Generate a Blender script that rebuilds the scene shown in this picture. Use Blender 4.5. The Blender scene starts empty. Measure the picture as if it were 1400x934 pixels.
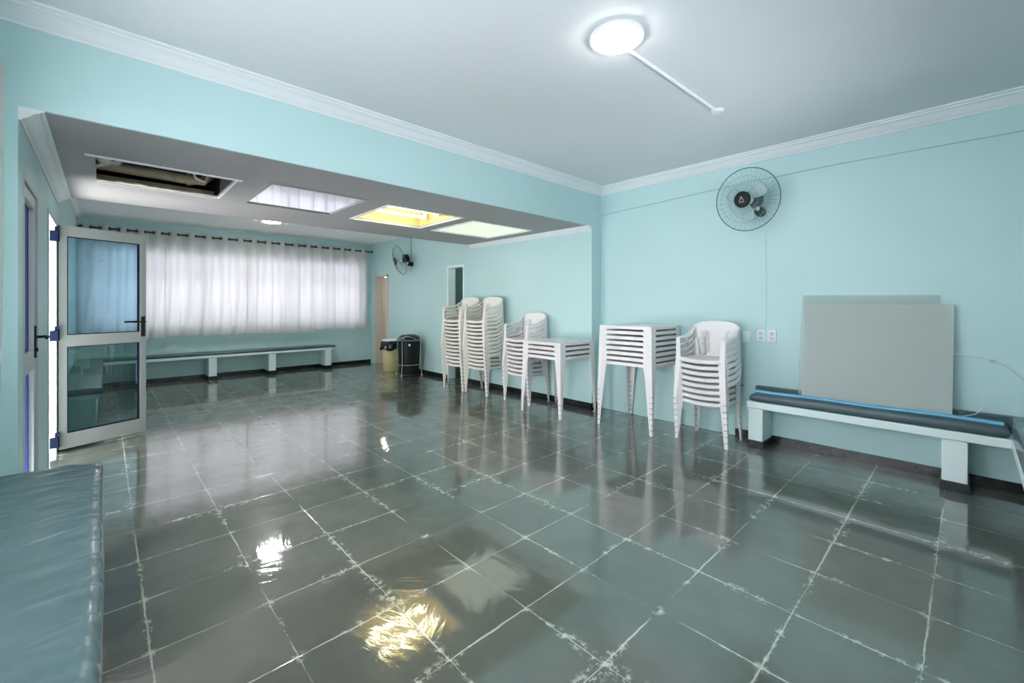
import bpy, bmesh, math, random
from math import sin, cos, pi, atan, radians, sqrt
from mathutils import Vector, Matrix, noise as mn
random.seed(7)
S = bpy.context.scene
COL = S.collection

# ------------------------------------------------------------------ camera
CAM_H = 1.30
F_PX = 590.0
YAW = atan((700 - 143) / F_PX)          # angle between the room's long axis (+Y) and the view
cam_d = bpy.data.cameras.new('camera')
cam_d.sensor_fit = 'HORIZONTAL'
cam_d.sensor_width = 36.0
cam_d.lens = 36.0 * F_PX / 1400.0
cam_d.shift_y = -(467 - 417) / 1400.0
cam_d.clip_start = 0.02
cam = bpy.data.objects.new('camera', cam_d)
COL.objects.link(cam)
cam.location = (0, 0, CAM_H)
cam.rotation_euler = (radians(90), 0, -YAW)
S.camera = cam

# ------------------------------------------------------------------ look, world, lights
S.view_settings.view_transform = 'Standard'
S.view_settings.look = 'None'
S.view_settings.gamma = 1.0
S.view_settings.use_curve_mapping = False
S.view_settings.exposure = 0.62
W = bpy.data.worlds.new('sky'); S.world = W
W.use_nodes = True
bg = W.node_tree.nodes['Background']
bg.inputs[0].default_value = (0.88, 0.90, 1.0, 1)
bg.inputs[1].default_value = 0.62
S.cycles.max_bounces = 10
S.cycles.diffuse_bounces = 6
S.cycles.transparent_max_bounces = 16
S.cycles.sample_clamp_indirect = 6.0

def area(name, loc, rot, sx, sy, power, color):
    l = bpy.data.lights.new(name, 'AREA')
    l.shape = 'RECTANGLE'; l.size = sx; l.size_y = sy
    l.energy = power; l.color = color
    o = bpy.data.objects.new(name, l); COL.objects.link(o)
    o.location = loc; o.rotation_euler = rot
    return o
# added lamps aimed up like bounce off sunlit ground, to brighten the ceilings
area('bounce_fill_doors', (-1.05, 4.5, 0.15), (0, radians(-142), radians(12)), 1.0, 2.6, 190, (1.0, 0.985, 0.96))
area('bounce_fill_rear', (3.1, -1.6, 0.5), (radians(135), 0, 0), 3.0, 1.2, 150, (1.0, 0.985, 0.97))
# daylight lamps outside the openings; the back window is unseen, added for light
area('daylight_far_window', (2.05, 9.75, 1.60), (radians(90), 0, pi), 4.4, 1.3, 43, (1.0, 0.965, 1.0)).rotation_euler = (radians(-90), 0, 0)
area('daylight_left_window', (-0.95, 1.45, 1.65), (0, radians(-90), 0), 1.5, 2.6, 330, (1.0, 0.985, 0.97))
area('fill_back_window', (2.3, -1.0, 1.75), (radians(90), 0, 0), 3.0, 1.2, 12, (1.0, 0.985, 0.97))
area('daylight_doors', (-1.2, 4.7, 1.2), (0, radians(-90), 0), 1.9, 2.2, 45, (1.0, 0.985, 0.97))
LAMP = 62.0      # emission of the round ceiling lamps
TUBE = 13.0

# ------------------------------------------------------------------ materials
def mat(name, col, rough=0.5, spec=0.5, metal=0.0, coat=0.0, bump=0.0, bscale=30.0, var=0.0, vscale=4.0, emit=None, estr=0.0, trans=0.0):
    m = bpy.data.materials.new(name); m.use_nodes = True
    n = m.node_tree.nodes; l = m.node_tree.links
    p = n['Principled BSDF']
    p.inputs['Base Color'].default_value = (*col, 1)
    p.inputs['Roughness'].default_value = rough
    p.inputs['Specular IOR Level'].default_value = spec
    p.inputs['Metallic'].default_value = metal
    p.inputs['Coat Weight'].default_value = coat
    p.inputs['Transmission Weight'].default_value = trans
    if emit:
        p.inputs['Emission Color'].default_value = (*emit, 1)
        p.inputs['Emission Strength'].default_value = estr
    tc = n.new('ShaderNodeTexCoord')
    if bump > 0:
        t = n.new('ShaderNodeTexNoise'); t.inputs['Scale'].default_value = bscale; t.inputs['Detail'].default_value = 4
        b = n.new('ShaderNodeBump'); b.inputs['Strength'].default_value = bump; b.inputs['Distance'].default_value = 0.01
        l.new(tc.outputs['Object'], t.inputs['Vector']); l.new(t.outputs['Fac'], b.inputs['Height']); l.new(b.outputs['Normal'], p.inputs['Normal'])
    if var > 0:
        t = n.new('ShaderNodeTexNoise'); t.inputs['Scale'].default_value = vscale; t.inputs['Detail'].default_value = 5
        r = n.new('ShaderNodeMapRange'); r.inputs['From Min'].default_value = 0.3; r.inputs['From Max'].default_value = 0.7
        r.inputs['To Min'].default_value = 1 - var; r.inputs['To Max'].default_value = 1 + var
        mx = n.new('ShaderNodeVectorMath'); mx.operation = 'SCALE'; mx.inputs[0].default_value = col
        l.new(tc.outputs['Object'], t.inputs['Vector']); l.new(t.outputs['Fac'], r.inputs['Value'])
        l.new(r.outputs['Result'], mx.inputs['Scale']); l.new(mx.outputs['Vector'], p.inputs['Base Color'])
    return m

M = {}
M['wall'] = mat('aqua_wall_paint', (0.495, 0.70, 0.705), 0.45, 0.4, bump=0.05, bscale=9, var=0.025, vscale=1.2)
M['mint'] = mat('pale_mint_paint', (0.77, 0.90, 0.90), 0.4, 0.45, bump=0.12, bscale=22, var=0.03)
M['ceil'] = mat('ceiling_paint', (0.68, 0.72, 0.74), 0.6, 0.3, var=0.015, vscale=0.8)
M['backceil'] = mat('back_ceiling_paint', (0.92, 0.91, 0.90), 0.6, 0.3)
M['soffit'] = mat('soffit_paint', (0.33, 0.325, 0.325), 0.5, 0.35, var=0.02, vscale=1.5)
M['cornice'] = mat('cornice_plaster', (0.80, 0.84, 0.86), 0.5, 0.35, bump=0.05, bscale=30)
M['plastic'] = mat('white_plastic', (0.80, 0.78, 0.78), 0.32, 0.5, var=0.02, vscale=6)
M['plastic_tube_tint'] = mat('tube_tinted_white_plastic', (0.80, 0.785, 0.735), 0.35, 0.5, var=0.03, vscale=6)  # cream tint puts the yellow tube light into the two tall stacks
M['dark_plastic'] = mat('dark_rubber_feet', (0.45, 0.45, 0.45), 0.6)
M['slate_base'] = mat('slate_skirting', (0.009, 0.013, 0.014), 0.22, 0.5, bump=0.3, bscale=14, var=0.4, vscale=7)
M['vinyl'] = mat('dark_vinyl', (0.055, 0.10, 0.115), 0.33, 0.55, bump=0.05, bscale=60, var=0.1, vscale=3)
M['vinyl_light'] = mat('grey_teal_vinyl', (0.085, 0.145, 0.155), 0.24, 0.75, bump=0.05, bscale=50, var=0.08, vscale=3)
M['alu'] = mat('satin_aluminium', (0.26, 0.285, 0.275), 0.35, 0.5, metal=0.35)
M['alu_pale'] = mat('pale_aluminium', (0.50, 0.55, 0.57), 0.4, 0.5, metal=0.1)
M['navy'] = mat('navy_hinge_metal', (0.004, 0.009, 0.03), 0.7, 0.1)
M['blue_gasket'] = mat('blue_glazing_gasket', (0.01, 0.035, 0.20), 0.5, 0.3)
M['black'] = mat('black_plastic', (0.008, 0.013, 0.013), 0.5, 0.25)
M['black_bag'] = mat('black_bin_liner', (0.010, 0.012, 0.018), 0.25, 0.6, bump=0.6, bscale=18)
M['beige'] = mat('beige_bin_plastic', (0.56, 0.52, 0.26), 0.4, var=0.05)
M['wire'] = mat('grey_wire', (0.40, 0.46, 0.46), 0.35, metal=0.4)
M['guard'] = mat('guard_wire_enamel', (0.22, 0.34, 0.35), 0.35, metal=0.2)
M['guard_rim'] = mat('guard_rim_enamel', (0.09, 0.16, 0.17), 0.35, metal=0.2)
M['blade'] = mat('pale_fan_blade', (0.48, 0.64, 0.65), 0.4)
M['white'] = mat('white_enamel', (0.82, 0.84, 0.85), 0.35)
M['socket'] = mat('socket_plate_white', (0.78, 0.83, 0.83), 0.35)
M['cable_sheen_blue'] = mat('blue_cable_sheen', (0.05, 0.27, 0.55), 0.3)
M['sheen_light'] = mat('light_blue_sheen', (0.20, 0.54, 0.76), 0.3)
M['cable_teal'] = mat('painted_cable', (0.33, 0.54, 0.55), 0.5)
M['cable_white'] = mat('white_cable', (0.62, 0.72, 0.72), 0.4)
M['pipe'] = mat('old_beige_pipe', (0.42, 0.36, 0.24), 0.5, var=0.25, vscale=9)
M['void'] = mat('dark_void_board', (0.03, 0.025, 0.02), 0.9, var=0.4)
M['torn'] = mat('torn_plasterboard', (0.60, 0.58, 0.50), 0.9, bump=0.5, bscale=20, var=0.2)
M['yellow_box'] = mat('yellow_light_housing', (0.62, 0.50, 0.22), 0.5)
M['mirror'] = mat('mirror_panel', (0.80, 0.82, 0.86), 0.03, metal=1.0)
M['door_white'] = mat('white_door_paint', (0.78, 0.70, 0.66), 0.4)
M['frame_cream'] = mat('cream_door_frame', (0.66, 0.60, 0.50), 0.45)
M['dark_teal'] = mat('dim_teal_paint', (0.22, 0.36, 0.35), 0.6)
M['ground'] = mat('pale_concrete', (0.6, 0.6, 0.62), 0.8, var=0.1)
M['rod'] = mat('black_rod', (0.02, 0.018, 0.02), 0.3)
M['lamp'] = mat('lamp_diffuser', (0.9, 0.9, 0.9), 0.5, emit=(1.0, 0.985, 0.96), estr=LAMP)
M['lamp_back'] = mat('back_lamp_diffuser', (0.9, 0.9, 0.9), 0.5, emit=(1.0, 0.985, 0.96), estr=LAMP * 1.5)
M['tube'] = mat('fluorescent_tube', (0.9, 0.9, 0.9), 0.5, emit=(1.0, 0.95, 0.70), estr=TUBE)
M['store_fill'] = mat('storeroom_fill_glow', (0.9, 0.9, 0.9), 0.5, emit=(0.9, 1.0, 0.95), estr=45)
M['diffuser'] = mat('yellow_white_diffuser', (0.8, 0.82, 0.74), 0.5, emit=(0.80, 0.86, 0.66), estr=0.42)
M['door_lamp'] = mat('small_lamp_glow', (0.9, 0.9, 0.9), 0.5, emit=(0.92, 0.96, 1.0), estr=22)

def glass_mat(name, tint, refl=1.0, rough=0.0, ior=1.5):
    m = bpy.data.materials.new(name); m.use_nodes = True
    n = m.node_tree.nodes; l = m.node_tree.links
    n.remove(n['Principled BSDF'])
    out = n['Material Output']
    t = n.new('ShaderNodeBsdfTransparent'); t.inputs[0].default_value = (*tint, 1)
    g = n.new('ShaderNodeBsdfGlossy'); g.inputs['Roughness'].default_value = rough
    fr = n.new('ShaderNodeFresnel'); fr.inputs['IOR'].default_value = ior
    mu = n.new('ShaderNodeMath'); mu.operation = 'MULTIPLY'; mu.use_clamp = True; mu.inputs[1].default_value = refl
    mix = n.new('ShaderNodeMixShader')
    l.new(fr.outputs[0], mu.inputs[0]); l.new(mu.outputs[0], mix.inputs[0])
    l.new(t.outputs[0], mix.inputs[1]); l.new(g.outputs[0], mix.inputs[2]); l.new(mix.outputs[0], out.inputs[0])
    return m
M['glass'] = glass_mat('window_glass', (0.95, 0.97, 1.0), 1.0)
M['glass_blue'] = glass_mat('blue_tinted_glass', (0.66, 0.82, 0.90), 1.6)
M['glass_dark'] = glass_mat('smoky_tinted_glass', (0.66, 0.80, 0.80), 2.0)

def sheet_mat(name, col, opac):
    m = bpy.data.materials.new(name); m.use_nodes = True
    n = m.node_tree.nodes; l = m.node_tree.links
    p = n['Principled BSDF']; p.inputs['Base Color'].default_value = (*col, 1); p.inputs['Roughness'].default_value = 0.45
    out = n['Material Output']
    t = n.new('ShaderNodeBsdfTransparent'); mix = n.new('ShaderNodeMixShader'); mix.inputs[0].default_value = opac
    l.new(t.outputs[0], mix.inputs[1]); l.new(p.outputs[0], mix.inputs[2]); l.new(mix.outputs[0], out.inputs[0])
    return m
M['frost'] = sheet_mat('frosted_acrylic', (0.52, 0.58, 0.55), 0.64)
M['frost_clear'] = sheet_mat('clear_frosted_acrylic', (0.50, 0.60, 0.57), 0.32)

def curtain_mat():
    m = bpy.data.materials.new('sheer_curtain_fabric'); m.use_nodes = True
    n = m.node_tree.nodes; l = m.node_tree.links
    n.remove(n['Principled BSDF']); out = n['Material Output']
    d = n.new('ShaderNodeBsdfDiffuse'); d.inputs[0].default_value = (0.82, 0.79, 0.74, 1)
    t = n.new('ShaderNodeBsdfTranslucent'); t.inputs[0].default_value = (0.83, 0.81, 0.82, 1)
    tr = n.new('ShaderNodeBsdfTransparent'); tr.inputs[0].default_value = (0.9, 0.9, 0.95, 1)
    m1 = n.new('ShaderNodeMixShader'); m1.inputs[0].default_value = 0.5
    m2 = n.new('ShaderNodeMixShader'); m2.inputs[0].default_value = 0.07
    l.new(d.outputs[0], m1.inputs[1]); l.new(t.outputs[0], m1.inputs[2])
    l.new(m1.outputs[0], m2.inputs[1]); l.new(tr.outputs[0], m2.inputs[2]); l.new(m2.outputs[0], out.inputs[0])
    tc = n.new('ShaderNodeTexCoord'); w = n.new('ShaderNodeTexNoise'); w.inputs['Scale'].default_value = 120
    b = n.new('ShaderNodeBump'); b.inputs['Strength'].default_value = 0.1; b.inputs['Distance'].default_value = 0.002
    l.new(tc.outputs['Object'], w.inputs['Vector']); l.new(w.outputs['Fac'], b.inputs['Height'])
    l.new(b.outputs['Normal'], d.inputs['Normal']); l.new(b.outputs['Normal'], t.inputs['Normal'])
    return m
M['curtain'] = curtain_mat()

TS, TX, TY = 0.3965, 0.125, 0.115       # slate tile pitch and grid origin
def floor_mat():
    m = bpy.data.materials.new('polished_slate_tiles'); m.use_nodes = True
    n = m.node_tree.nodes; l = m.node_tree.links
    p = n['Principled BSDF']
    def N(t, **k):
        o = n.new(t)
        for a, v in k.items(): setattr(o, a, v)
        return o
    def math(op, a, b=None, c=None, clamp=False):
        o = N('ShaderNodeMath', operation=op, use_clamp=clamp)
        for i, v in enumerate((a, b, c)):
            if v is None: continue
            if isinstance(v, (int, float)): o.inputs[i].default_value = v
            else: l.new(v, o.inputs[i])
        return o.outputs[0]
    def smooth(v, lo, hi, a=0.0, b=1.0):
        o = N('ShaderNodeMapRange', interpolation_type='SMOOTHSTEP')
        l.new(v, o.inputs['Value'])
        for k_, x in (('From Min', lo), ('From Max', hi), ('To Min', a), ('To Max', b)):
            if isinstance(x, (int, float)): o.inputs[k_].default_value = x
            else: l.new(x, o.inputs[k_])
        return o.outputs['Result']
    tc = N('ShaderNodeTexCoord')
    def noise(scale, detail=4, rough=0.55, vec=None, dist=0.0):
        o = N('ShaderNodeTexNoise'); o.inputs['Scale'].default_value = scale; o.inputs['Detail'].default_value = detail
        o.inputs['Roughness'].default_value = rough; o.inputs['Distortion'].default_value = dist
        l.new(vec if vec else tc.outputs['Object'], o.inputs['Vector']); return o.outputs['Fac']
    sep = N('ShaderNodeSeparateXYZ'); l.new(tc.outputs['Object'], sep.inputs[0])
    wob = math('MULTIPLY', math('SUBTRACT', noise(9, 3), 0.5), 0.012)
    x = math('ADD', sep.outputs[0], wob); y = math('SUBTRACT', sep.outputs[1], wob)
    gx = math('DIVIDE', math('SUBTRACT', x, TX), TS); gy = math('DIVIDE', math('SUBTRACT', y, TY), TS)
    cx = math('FLOOR', gx); cy = math('FLOOR', gy)
    fx = math('SUBTRACT', gx, cx); fy = math('SUBTRACT', gy, cy)
    ex = math('MULTIPLY', math('MINIMUM', fx, math('SUBTRACT', 1.0, fx)), TS)
    ey = math('MULTIPLY', math('MINIMUM', fy, math('SUBTRACT', 1.0, fy)), TS)
    cell = N('ShaderNodeCombineXYZ'); l.new(cx, cell.inputs[0]); l.new(cy, cell.inputs[1])
    wn = N('ShaderNodeTexWhiteNoise', noise_dimensions='2D'); l.new(cell.outputs[0], wn.inputs['Vector'])
    # grout: width and whiteness vary along the joint
    gw = smooth(noise(3.1, 4), 0.35, 0.7, 0.0014, 0.0062)
    e = math('MINIMUM', ex, ey)
    grout = math('SUBTRACT', 1.0, smooth(e, math('MULTIPLY', gw, 0.5), gw))
    # white efflorescence spreading out of some joints, near crossings above all
    cross = math('ADD', ex, ey)
    ragged = noise(26, 6, 0.7)
    spread = math('MULTIPLY', smooth(noise(1.7, 2), 0.47, 0.68), 0.06)
    stain = math('MULTIPLY', math('SUBTRACT', 1.0, smooth(e, 0.0, math('ADD', spread, 0.0005))), smooth(ragged, 0.50, 0.60))
    xst = math('MULTIPLY', math('SUBTRACT', 1.0, smooth(cross, 0.0, 0.05)), smooth(ragged, 0.48, 0.56))
    fleck = smooth(noise(75, 3, 0.6), 0.76, 0.80)
    white = math('MAXIMUM', math('MAXIMUM', math('MULTIPLY', stain, 0.9), math('MULTIPLY', xst, 0.9)), math('MULTIPLY', fleck, 0.5))
    gcolf = smooth(noise(1.6, 4), 0.34, 0.56)
    # slate colour
    off = N('ShaderNodeVectorMath', operation='MULTIPLY_ADD'); off.inputs[1].default_value = (7, 7, 7)
    l.new(wn.outputs['Color'], off.inputs[0]); l.new(tc.outputs['Object'], off.inputs[2])
    base = N('ShaderNodeMix', data_type='RGBA')
    base.inputs['A'].default_value = (0.036, 0.042, 0.034, 1); base.inputs['B'].default_value = (0.108, 0.120, 0.096, 1)
    l.new(math('ADD', math('MULTIPLY', noise(3.5, 6, 0.65, off.outputs[0]), 0.75), math('MULTIPLY', wn.outputs['Value'], 0.25)), base.inputs['Factor'])
    gcol = N('ShaderNodeMix', data_type='RGBA')
    gcol.inputs['A'].default_value = (0.045, 0.05, 0.045, 1); gcol.inputs['B'].default_value = (0.47, 0.48, 0.43, 1)
    l.new(gcolf, gcol.inputs['Factor'])
    c1 = N('ShaderNodeMix', data_type='RGBA'); l.new(grout, c1.inputs['Factor']); l.new(base.outputs['Result'], c1.inputs['A']); l.new(gcol.outputs['Result'], c1.inputs['B'])
    c2 = N('ShaderNodeMix', data_type='RGBA'); l.new(white, c2.inputs['Factor']); l.new(c1.outputs['Result'], c2.inputs['A']); c2.inputs['B'].default_value = (0.58, 0.60, 0.54, 1)
    l.new(c2.outputs['Result'], p.inputs['Base Color'])
    # cleft surface: rotate the grain from tile to tile
    rot = N('ShaderNodeVectorRotate', rotation_type='Z_AXIS'); l.new(off.outputs[0], rot.inputs['Vector'])
    l.new(math('MULTIPLY', wn.outputs['Value'], 3.1), rot.inputs['Angle'])
    st = N('ShaderNodeVectorMath', operation='MULTIPLY'); st.inputs[1].default_value = (0.8, 3.0, 1.0); l.new(rot.outputs[0], st.inputs[0])
    h1 = noise(4.0, 5, 0.55, st.outputs[0], 0.5)
    h2 = noise(1.6, 2, 0.5)
    h = math('ADD', math('MULTIPLY', h1, 0.85), math('MULTIPLY', h2, 0.5))
    h = math('SUBTRACT', h, math('MULTIPLY', grout, 0.16))
    b = N('ShaderNodeBump'); b.inputs['Strength'].default_value = 0.24; b.inputs['Distance'].default_value = 0.012
    l.new(h, b.inputs['Height']); l.new(b.outputs['Normal'], p.inputs['Normal'])
    b2 = N('ShaderNodeBump'); b2.inputs['Strength'].default_value = 0.13; b2.inputs['Distance'].default_value = 0.012
    h3 = math('ADD', h, math('MULTIPLY', noise(11, 3, 0.5, st.outputs[0], 0.5), 0.22))
    l.new(h3, b2.inputs['Height']); l.new(b2.outputs['Normal'], p.inputs['Coat Normal'])
    l.new(math('ADD', smooth(noise(5, 3), 0.3, 0.7, 0.34, 0.5), math('MULTIPLY', math('MAXIMUM', grout, white), 0.3)), p.inputs['Roughness'])
    p.inputs['Specular IOR Level'].default_value = 0.5
    p.inputs['Coat Weight'].default_value = 1.0
    p.inputs['Coat Tint'].default_value = (0.99, 1.0, 0.95, 1)
    p.inputs['Coat IOR'].default_value = 2.35
    p.inputs['Coat Roughness'].default_value = 0.045
    return m
M['floor'] = floor_mat()

# ------------------------------------------------------------------ mesh helpers
class MB:
    def __init__(s): s.v = []; s.f = []; s.mi = []; s.cur = 0
    def add(s, vs, fs):
        o = len(s.v); s.v += [tuple(v) for v in vs]
        for f in fs: s.f.append(tuple(i + o for i in f)); s.mi.append(s.cur)
        return s
    def box(s, x0, x1, y0, y1, z0, z1):
        vs = [(x, y, z) for z in (z0, z1) for y in (y0, y1) for x in (x0, x1)]
        return s.add(vs, [(0, 2, 3, 1), (4, 5, 7, 6), (0, 1, 5, 4), (2, 6, 7, 3), (0, 4, 6, 2), (1, 3, 7, 5)])
    def loft(s, rings, closed=True, caps=True):
        n = len(rings[0]); vs = [p for r in rings for p in r]; fs = []
        for i in range(len(rings) - 1):
            for j in range(n if closed else n - 1):
                a = i * n + j; b = i * n + (j + 1) % n
                fs.append((a, b, b + n, a + n))
        if caps and closed:
            fs.append(tuple(reversed(range(n)))); fs.append(tuple(range((len(rings) - 1) * n, len(rings) * n)))
        return s.add(vs, fs)
    def tube(s, pts, r, n=8, caps=True, closed=False):
        pts = [Vector(p) for p in pts]; rings = []
        up = Vector((0, 0, 1)); N_ = len(pts); prev = None
        for i, p in enumerate(pts):
            if closed: t = (pts[(i + 1) % N_] - pts[i - 1])
            else: t = pts[min(i + 1, N_ - 1)] - pts[max(i - 1, 0)]
            t.normalize()
            if prev is None:
                a = up if abs(t.dot(up)) < 0.9 else Vector((1, 0, 0))
                u = (a - t * a.dot(t)).normalized()
            else:
                u = (prev - t * prev.dot(t)).normalized()
            prev = u; w = t.cross(u)
            rr = r[i] if isinstance(r, (list, tuple)) else r
            rings.append([p + (u * cos(2 * pi * k / n) + w * sin(2 * pi * k / n)) * rr for k in range(n)])
        if closed: rings.append(rings[0]); return s.loft(rings, True, False)
        return s.loft(rings, True, caps)
    def lathe(s, prof, n=32, c=(0, 0, 0), axis='z', caps=True):
        rings = []
        for r, h in prof:
            ring = []
            for k in range(n):
                a = 2 * pi * k / n
                if axis == 'z': q = (c[0] + r * cos(a), c[1] + r * sin(a), c[2] + h)
                elif axis == 'x': q = (c[0] + h, c[1] + r * cos(a), c[2] + r * sin(a))
                else: q = (c[0] + r * sin(a), c[1] + h, c[2] + r * cos(a))
                ring.append(q)
            rings.append(ring)
        return s.loft(rings, True, caps)
    def prism(s, poly, p0, p1, ax):
        """extrude polygon of (a,b) along axis ax ('x','y','z') from p0 to p1"""
        def q(a, b, t): return {'x': (t, a, b), 'y': (a, t, b), 'z': (a, b, t)}[ax]
        return s.loft([[q(a, b, p0) for a, b in poly], [q(a, b, p1) for a, b in poly]])
    def sphere(s, c, r, n=16, sc=(1, 1, 1)):
        m = n // 2; rings = []
        for i in range(m + 1):
            t = pi * (i / m) ; t = min(max(t, 0.02), pi - 0.02)
            rings.append([(c[0] + r * sc[0] * sin(t) * cos(2 * pi * k / n), c[1] + r * sc[1] * sin(t) * sin(2 * pi * k / n), c[2] - r * sc[2] * cos(t)) for k in range(n)])
        return s.loft(rings)
    def xf(s, mtx, start=0):
        for i in range(start, len(s.v)): s.v[i] = tuple(mtx @ Vector(s.v[i]))
        return s
    def build(s, name, mats, parent=None, smooth=35, bevel=0, solid=0, kind=None):
        me = bpy.data.meshes.new(name); me.from_pydata(s.v, [], s.f)
        if not isinstance(mats, (list, tuple)): mats = [mats]
        for m in mats: me.materials.append(m)
        if len(mats) > 1: me.polygons.foreach_set('material_index', s.mi)
        bm = bmesh.new(); bm.from_mesh(me); bmesh.ops.recalc_face_normals(bm, faces=bm.faces); bm.to_mesh(me); bm.free()
        if smooth:
            me.polygons.foreach_set('use_smooth', [True] * len(me.polygons)); me.set_sharp_from_angle(angle=radians(smooth))
        me.update()
        o = bpy.data.objects.new(name, me); COL.objects.link(o)
        if parent: o.parent = parent
        if solid:
            md = o.modifiers.new('solid', 'SOLIDIFY'); md.thickness = solid; md.offset = 0
        if bevel:
            md = o.modifiers.new('bevel', 'BEVEL'); md.width = bevel; md.segments = 2; md.limit_method = 'ANGLE'; md.harden_normals = False
        if kind: o['kind'] = kind
        return o

def thing(name, label, cat, loc=(0, 0, 0), rz=0, group=None, kind=None):
    o = bpy.data.objects.new(name, None); COL.objects.link(o)
    o.empty_display_size = 0.1
    o.location = loc; o.rotation_euler = (0, 0, rz)
    return tag(o, label, cat, group, kind)
def tag(o, label=None, cat=None, group=None, kind=None):
    if label: o['label'] = label
    if cat: o['category'] = cat
    if group: o['group'] = group
    if kind: o['kind'] = kind
    return o
def kids(o): return [c for c in COL.objects if c.parent == o]
def dup(root, tree, loc, rz=None, label=None, group=None):
    r = root.copy(); COL.objects.link(r); r.location = loc
    if rz is not None: r.rotation_euler = (0, 0, rz)
    if label: r['label'] = label
    if group: r['group'] = group
    for ch, gs in tree:
        c = ch.copy(); COL.objects.link(c); c.parent = r
        for g in gs:
            d = g.copy(); COL.objects.link(d); d.parent = c
    return r
def tree_of(root): return [(c, kids(c)) for c in kids(root)]

# ------------------------------------------------------------------ room dimensions
XL, XLM = -0.31, -0.50          # left wall beyond / before the beam
XR, XRP = 4.58, 4.39            # right wall before / beyond the beam
YB, YS = 3.21, 5.62             # beam front, soffit back edge
YW, YN = 9.32, -0.56            # window wall, wall behind the camera
ZC, ZS, ZB = 2.765, 2.28, 2.665  # main ceiling, soffit, back ceiling
T = 0.15

# floor
MB().box(XLM - 0.02, XR + 0.02, YN - 0.02, YB, -0.05, 0).box(XL - 0.2, XRP + 1.6, YB, YW + 0.02, -0.05, 0).build('floor', M['floor'], kind='structure', smooth=0)
# ceilings
MB().box(XLM - T, XR + T, YN - T, YB + 0.02, ZC, ZC + 0.1).build('ceiling', M['ceil'], kind='structure', smooth=0)
MB().box(XL - T, XRP + T, YS - 0.12, YW + T, ZB, ZB + 0.1).build('ceiling', M['backceil'], kind='structure', smooth=0)
# dropped ceiling under the beam, with four rectangular cut-outs
HOLES = [(-0.045, 0.75, 3.95, 4.72), (0.985, 1.765, 3.86, 4.74), (2.04, 2.90, 3.91, 4.78), (3.14, 4.06, 3.96, 4.82)]
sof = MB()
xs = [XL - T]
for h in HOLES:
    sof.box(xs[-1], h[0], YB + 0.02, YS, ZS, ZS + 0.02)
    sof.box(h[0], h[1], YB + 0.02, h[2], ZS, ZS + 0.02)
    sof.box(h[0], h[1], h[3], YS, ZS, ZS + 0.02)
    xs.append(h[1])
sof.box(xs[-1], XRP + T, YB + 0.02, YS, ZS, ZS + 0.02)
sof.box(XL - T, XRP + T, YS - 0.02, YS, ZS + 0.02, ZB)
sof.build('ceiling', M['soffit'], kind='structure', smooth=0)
# beam face
MB().box(XLM - T, XR + T, YB, YB + 0.02, ZS - 0.0, ZC).build('wall_beam', M['wall'], kind='structure', smooth=0)

# ---- walls
# right wall, main part
MB().box(XR, XR + T, YN - T, YB + 0.02, 0, ZC).build('wall_right', M['wall'], kind='structure', smooth=0)
# right wall beyond the beam, with the two doorways
D1 = (5.85, 6.28, 1.95)     # dark doorway
D2 = (8.52, 9.04, 1.925)    # white-framed doorway
w = MB()
Y2 = YB + 0.02
w.box(XRP, XR, YB, Y2, 0, ZS).box(XRP, XRP + T, Y2, D1[0], 0, ZC).box(XRP, XRP + T, D1[0], D1[1], D1[2], ZC).box(XRP, XRP + T, D1[1], D2[0], 0, ZC)
w.box(XRP, XRP + T, D2[0], D2[1], D2[2], ZC).box(XRP, XRP + T, D2[1], YW + T, 0, ZC)
w.box(XRP + T, XR + T, Y2, YB + T, 0, ZC)
w.build('wall_right', M['wall'], kind='structure', smooth=0)
# window wall
WX0, WX1, WZ0, WZ1 = -0.22, 4.16, 0.90, 2.22
w = MB()
w.box(XL - T, WX0, YW, YW + T, 0, ZB).box(WX1, XRP + T, YW, YW + T, 0, ZB).box(WX0, WX1, YW, YW + T, 0, WZ0).box(WX0, WX1, YW, YW + T, WZ1, ZB)
w.build('wall_far', M['wall'], kind='structure', smooth=0)
# left wall beyond the beam, with two door openings
DA = (3.38, 4.08, 2.0)
DB = (4.72, 5.50, 2.03)
w = MB()
w.box(XLM, XL, YB, Y2, 0, ZS).box(XL - T, XL, Y2, DA[0], 0, ZC).box(XL - T, XL, DA[0], DA[1], DA[2], ZC).box(XL - T, XL, DA[1], DB[0], 0, ZC)
w.box(XL - T, XL, DB[0], DB[1], DB[2], ZC).box(XL - T, XL, DB[1], YW + T, 0, ZC)
w.box(XLM - T, XL - T, Y2, YB + T, 0, ZC)
w.build('wall_left', M['wall'], kind='structure', smooth=0)
# left wall of the main part, with a curtained window
LW = (0.35, 2.75, 0.90, 2.25)
w = MB()
w.box(XLM - T, XLM, YN - T, LW[0], 0, ZC).box(XLM - T, XLM, LW[1], YB, 0, ZC).box(XLM - T, XLM, LW[0], LW[1], 0, LW[2]).box(XLM - T, XLM, LW[0], LW[1], LW[3], ZC)
w.build('wall_left', M['wall'], kind='structure', smooth=0)
# wall behind the camera, with an unseen long window added to let light in
BW = (0.8, 3.8, 1.2, 2.35)
w = MB()
w.box(XLM - T, BW[0], YN - T, YN, 0, ZC).box(BW[1], XR + T, YN - T, YN, 0, ZC).box(BW[0], BW[1], YN - T, YN, 0, BW[2]).box(BW[0], BW[1], YN - T, YN, BW[3], ZC)
w.build('wall_near', M['wall'], kind='structure', smooth=0)

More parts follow.
